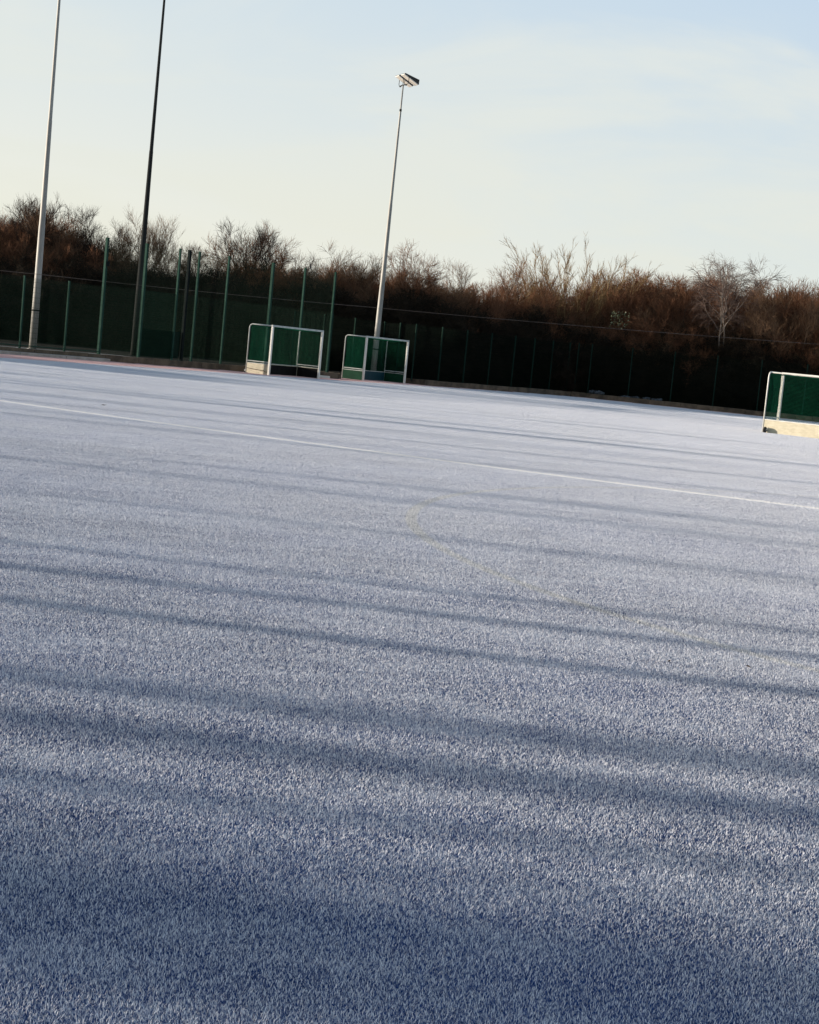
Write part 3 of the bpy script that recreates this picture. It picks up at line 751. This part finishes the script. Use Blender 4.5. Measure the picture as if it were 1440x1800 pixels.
# ------------------------------------------------------------------ hockey goals
def goal(loc, rz, label, out_mat, in_mat, frame, wheels=True, rod=False, back=None):
    root = empty('hockey_goal', loc, rz)
    tag(root, label, 'goal', 'hockey goals at the pitch edge')
    W_, D_, H_ = 3.71, 1.27, 2.165
    for x_ in (0, W_):
        b_ = MB(); b_.box(x_ - .045, x_ + .045, -.045, .045, 0.006, H_ - .042); b_.build('front_post', M['white'], root, bevel=.008)
    b_ = MB(); b_.box(-.045, W_ + .045, -.045, .045, H_ - .04, H_ + .04); b_.build('crossbar', frame, root, bevel=.008)
    for x_ in (0, W_):
        r_ = .16
        pts_ = [(x_, D_, 0.01), (x_, D_, H_ - r_)] + [(x_, D_ - r_ + r_ * math.cos(a), H_ - r_ + r_ * math.sin(a)) for a in (R(22), R(45), R(67), R(90))] + [(x_, .046, H_)]
        b_ = MB(); b_.tube(pts_, .027, 8); b_.build('side_frame', frame, root, smooth=True)
        b_ = MB(); b_.tube([(x_, .046, .56), (x_, D_ - .028, .56)], .022, 8); b_.build('side_bar', frame, root)
        sgn = -1 if x_ == 0 else 1
        b_ = MB(); b_.box(x_ - .016, x_ + .016, .05, D_ - .03, .012, .46)
        sb_ = b_.build('side_board', out_mat, root, bevel=.004)
        l_ = MB(); xi = x_ - sgn * .022; l_.box(xi - .004, xi + .004, .06, D_ - .06, .02, .44); l_.build('lining', in_mat, sb_)
        e_ = MB(); e_.box(x_ - .022, x_ + .022, .05, D_ - .03, .463, .485); e_.build('edge_strip', frame, sb_)
        if rod:
            k_ = MB(); xo = x_ + sgn * .05; k_.tube([(xo, .1, .12), (xo, .25, .18), (xo, D_ - .25, .22), (xo, D_ - .05, .24)], .013, 6); k_.build('thin_rod', M['concrete_dark'], sb_)  # thin dark brown rod along the outer face of the side board
    b_ = MB(); b_.tube([(.028, D_ - .14, H_ - .01), (W_ - .028, D_ - .14, H_ - .01)], .025, 8); b_.build('rear_bar', frame, root)
    b_ = MB(); b_.box(.03, W_ - .03, D_ - .03, D_ + .01, .012, .46)
    bb = b_.build('back_board', back or out_mat, root, bevel=.004)
    if back: bb['label'] = 'blue back board'
    l_ = MB(); l_.box(.05, W_ - .05, D_ - .042, D_ - .033, .02, .44); l_.build('lining', back or in_mat, bb)
    e_ = MB(); e_.box(.03, W_ - .03, D_ - .04, D_ + .018, .463, .488); e_.build('edge_strip', frame, bb)
    # net: back, sides and roof, hanging a little slack
    nb = MB(); sp = .045; r_ = .0029
    def strand(p, q, sagv, n=4):
        p, q = Vector(p), Vector(q)
        nb.tube([p.lerp(q, i / n) + Vector(sagv) * (4 * (i / n) * (1 - i / n)) for i in range(n + 1)], r_, 3, caps=False)
    zt, zb = H_ - .02, .49
    k = .03
    while k < W_ - .02:
        strand((k, D_ - .03, zb), (k, D_ - .05, zt - .06), (0, -.05, 0))
        strand((k, .05, H_ - .03), (k, D_ - .12, zt - .03), (0, 0, -.04))
        k += sp
    z_ = zb + .02
    while z_ < zt - .05:
        f = 4 * ((z_ - zb) / (zt - zb)) * (1 - (z_ - zb) / (zt - zb))
        strand((.02, D_ - .03 - .05 * f, z_), (W_ - .02, D_ - .03 - .05 * f, z_), (0, 0, -.012), 8)
        for x_ in (.012, W_ - .012): strand((x_, .05, z_), (x_, D_ - .04, z_), (0, 0, -.01))
        z_ += sp
    y_ = .07
    while y_ < D_ - .06:
        for x_ in (.012, W_ - .012): strand((x_, y_, zb), (x_, y_, H_ - .04), ((.03 if x_ < 1 else -.03), 0, 0))
        strand((.02, y_, H_ - .035), (W_ - .02, y_, H_ - .035), (0, 0, -.05), 8)
        y_ += sp
    nb.build('net', M['net'], root)
    if wheels:
        for x_ in (.14, W_ - .14):
            yw = D_ + .13
            a_ = MB(); a_.lathe([(-.035, .05), (-.034, .095), (-.02, .108), (.02, .108), (.034, .095), (.035, .05)], (x_, yw, .112), (1, 0, 0), 20)
            wo = a_.build('wheel', M['tyre'], root, smooth=False)
            h_ = MB(); h_.lathe([(-.045, .012), (-.044, .042), (.044, .042), (.045, .012)], (x_, yw, .112), (1, 0, 0), 14); h_.build('hub', M['hub'], wo)
            f_ = MB(); f_.tube([(x_ + .055, D_ + .012, .2), (x_ + .055, yw, .112)], .012, 6); f_.tube([(x_ - .055, D_ + .012, .2), (x_ - .055, yw, .112)], .012, 6); f_.build('fork', frame, wo)
    return root
goal((-6.72, 72.6, 0), 1.0077, 'left goal with cream side boards and black-lined inside, before the tall fence', M['cream'], M['black'], M['dull_white'], rod=True)
goal((-2.92, 81.75, 0), 1.0025, 'middle goal with green side boards and blue back board, in front of the floodlight mast', M['green_board'], M['green_board'], M['dull_white'], back=M['blue_box'])
# right goal is seen from behind: rear-left corner as we see it is the goal's own rear-right
tg = -0.6075
W_, D_ = 3.71, 1.27
# goal's local +y (rear) must point at us: rotate by tg + pi
rot = tg + math.pi
rr = Vector((12.24, 59.19, 0))              # this rear corner (local x=W, y=D)
lx = Vector((math.cos(rot), math.sin(rot), 0)); ly = Vector((-lx.y, lx.x, 0))
goal(rr - lx * W_ - ly * D_, rot, 'right goal seen from behind, white frame, cream back board and small black wheel', M['cream'], M['cream'], M['white'])

# ------------------------------------------------------------------ small things
b_ = MB(); b_.box(-.24, .24, -.08, .08, 0.006, .12)
o = b_.build('timber_block', M['white'], bevel=.01); o.location = (-4.62, 78.6, 0); o.rotation_euler = (0, 0, R(8))
tag(o, 'short white block lying at the kerb just right of the left goal', 'block')

# bird on the mesh beside the post
e = MB()
e.tube([(-.13, 0, -.10), (-.07, 0, -.05), (-.02, 0, .0), (.03, 0, .06), (.05, 0, .10), (.065, 0, .135), (.085, 0, .155), (.115, 0, .15)], [.012, .022, .045, .05, .034, .036, .028, .003], 10)
e.tube([(.0, .015, -.02), (.0, .015, -.09)], .005, 5); e.tube([(.0, -.015, -.02), (.0, -.015, -.09)], .005, 5)
o = e.build('bird', M['bird'], smooth=True); o.location = FL_(5.22) + Vector((0, 0, 5.11)); o.rotation_euler = (0, R(-25), R(160))
tag(o, 'small dark bird perched on the tall fence beside a post', 'bird')

def heap(p, s_, seed, lab):
    rg = random.Random(seed); mb = MB()
    for k in range(9):
        c = Vector((rg.gauss(0, .35) * s_, rg.gauss(0, .12) * s_, rg.uniform(0, .12) * s_)); r_ = s_ * rg.uniform(.09, .2)
        bm = bmesh.new(); bmesh.ops.create_icosphere(bm, subdivisions=2, radius=r_)
        for v in bm.verts: v.co = v.co * rg.uniform(.75, 1.15) * 1.0; v.co.z *= .75
        mb.add([v.co + c for v in bm.verts], [tuple(v.index for v in f.verts) for f in bm.faces]); bm.free()
    o = mb.build('rubble_heap', M['frosty_rubble']); o.location = p; o.rotation_euler = (0, 0, R(-20))
    return tag(o, lab, 'rubble', 'frosty heaps on the far kerb')
heap(Q(1.35, .3, .27), .95, 1, 'largest frosty grey heap on the far kerb, leftmost of the heaps')
heap(Q(2.95, .3, .26), .5, 2, 'tiny dark frosty heap on the far kerb, second from the left')
heap(Q(3.85, .3, .26), .65, 3, 'small frosty heap on the far kerb, between the tiny one and the long low one')
heap(Q(4.9, .3, .24), .8, 4, 'long low frosty heap on the far kerb, nearest the right goal')

def leaf(x_, y_, s_, rz, lab):
    mb = MB()
    mb.add([(-s_, 0, .002), (-s_ * .3, s_ * .45, s_ * .3), (s_ * .5, s_ * .35, s_ * .12), (s_, 0, s_ * .42), (s_ * .4, -s_ * .4, s_ * .3), (-s_ * .4, -s_ * .35, s_ * .1), (0, 0, 0.0)],
           [(0, 1, 6), (1, 2, 6), (2, 3, 6), (3, 4, 6), (4, 5, 6), (5, 0, 6)])
    mb.add([(-s_ * 1.5, 0, .001), (-s_, .002, .003), (-s_, -.002, .003)], [(0, 1, 2)])
    o = mb.build('fallen_leaf', M['leaf']); o.location = (x_, y_, .017); o.rotation_euler = (0, 0, rz)
    md = o.modifiers.new('thickness', 'SOLIDIFY'); md.thickness = .0015
    return tag(o, lab, 'leaf', 'fallen leaves on the pitch')
leaf(-6.0, 31.6, .055, .4, 'dark fallen leaf alone beyond the white line at the left')
leaf(1.52, 9.12, .018, 1.2, 'dark curled leaf lying near the right side between long shadows')
leaf(1.98, 9.2, .02, 2.0, 'dark leaf lying close to the right edge of the photo')

# ------------------------------------------------------------------ the tree line out of frame to the left that throws the long shadows
def shade_line():
    Vs, Fs, b = [], [], 0
    rs = np.random.RandomState(9)
    spec = [(y0, 30, .16) for y0 in ()]
    streaks = [  # where the shadow crosses x = 0, distance of the trunk, trunk diameter
        (10.85, 27, .17), (9.82, 27, .24), (8.92, 26, .26), (7.3, 28, .14), (6.86, 31, .17), (6.05, 29, .16), (5.65, 34, .2), (5.1, 28, .22), (4.75, 33, .3), (4.38, 27, .2), (4.05, 30, .28), (3.75, 28, .2),
        (14.2, 38, .13), (17.3, 40, .10), (19.6, 38, .08), (26.0, 41, .12), (27.4, 43, .10), (29.6, 33, .22), (33.0, 40, .2), (36.6, 38, .55), (42.4, 44, .3), (46, 50, .25), (50, 46, .3), (55, 48, .25), (58.5, 52, .5), (63, 50, .3), (66, 46, .3), (70, 48, .35)] + [(rs.uniform(31, 78), rs.uniform(34, 58), rs.uniform(.08, .22)) for _ in range(12)]
    lv_all = []
    for k, (y0, dist, dia) in enumerate(streaks):
        lv = grow(300 + k, 7.5, stems=1, spread=.02, single=True, r0=dia / 2, trop=.12, wander=.04, start=.6, lev=((9, .26, .7), (6, .13, .8)))
        lv[0][1][:] = dia / 2 * np.linspace(1, .55, 9)[None]
        base = np.array([-dist * math.cos(SUN_AZ), y0 - dist * math.sin(SUN_AZ), 0])
        lv_all += [(P + base, rad) for P, rad in lv]
    # denser growth level with the photographer
    for k in range(22):
        y0 = rs.uniform(-3, 4.8); dist = rs.uniform(26, 34)
        lv = grow(400 + k, rs.uniform(4.6, 6.5), stems=4, spread=.16, r0=.07, trop=.18, lev=((10, .34, .7), (7, .17, .8)))
        base = np.array([-dist * math.cos(SUN_AZ), y0 - dist * math.sin(SUN_AZ), 0])
        lv_all += [(P + base, rad) for P, rad in lv]
    # low dense scrub whose shadow lies as a band along the left of the far end
    for k in range(16):
        lv = grow(500 + k, rs.uniform(2.6, 3.5), stems=10, spread=.5, r0=.05, trop=.1, start=.05, lev=((10, .40, .9), (8, .22, .9)))
        base = np.array([rs.uniform(-31, -27), rs.uniform(55.5, 62.5), 0])
        lv_all += [(P + base, rad) for P, rad in lv]
    o = link('treeline', tubes(lv_all, 'treeline', M['twig'], 5))
    return tag(o, kind='stuff')
shade_line()
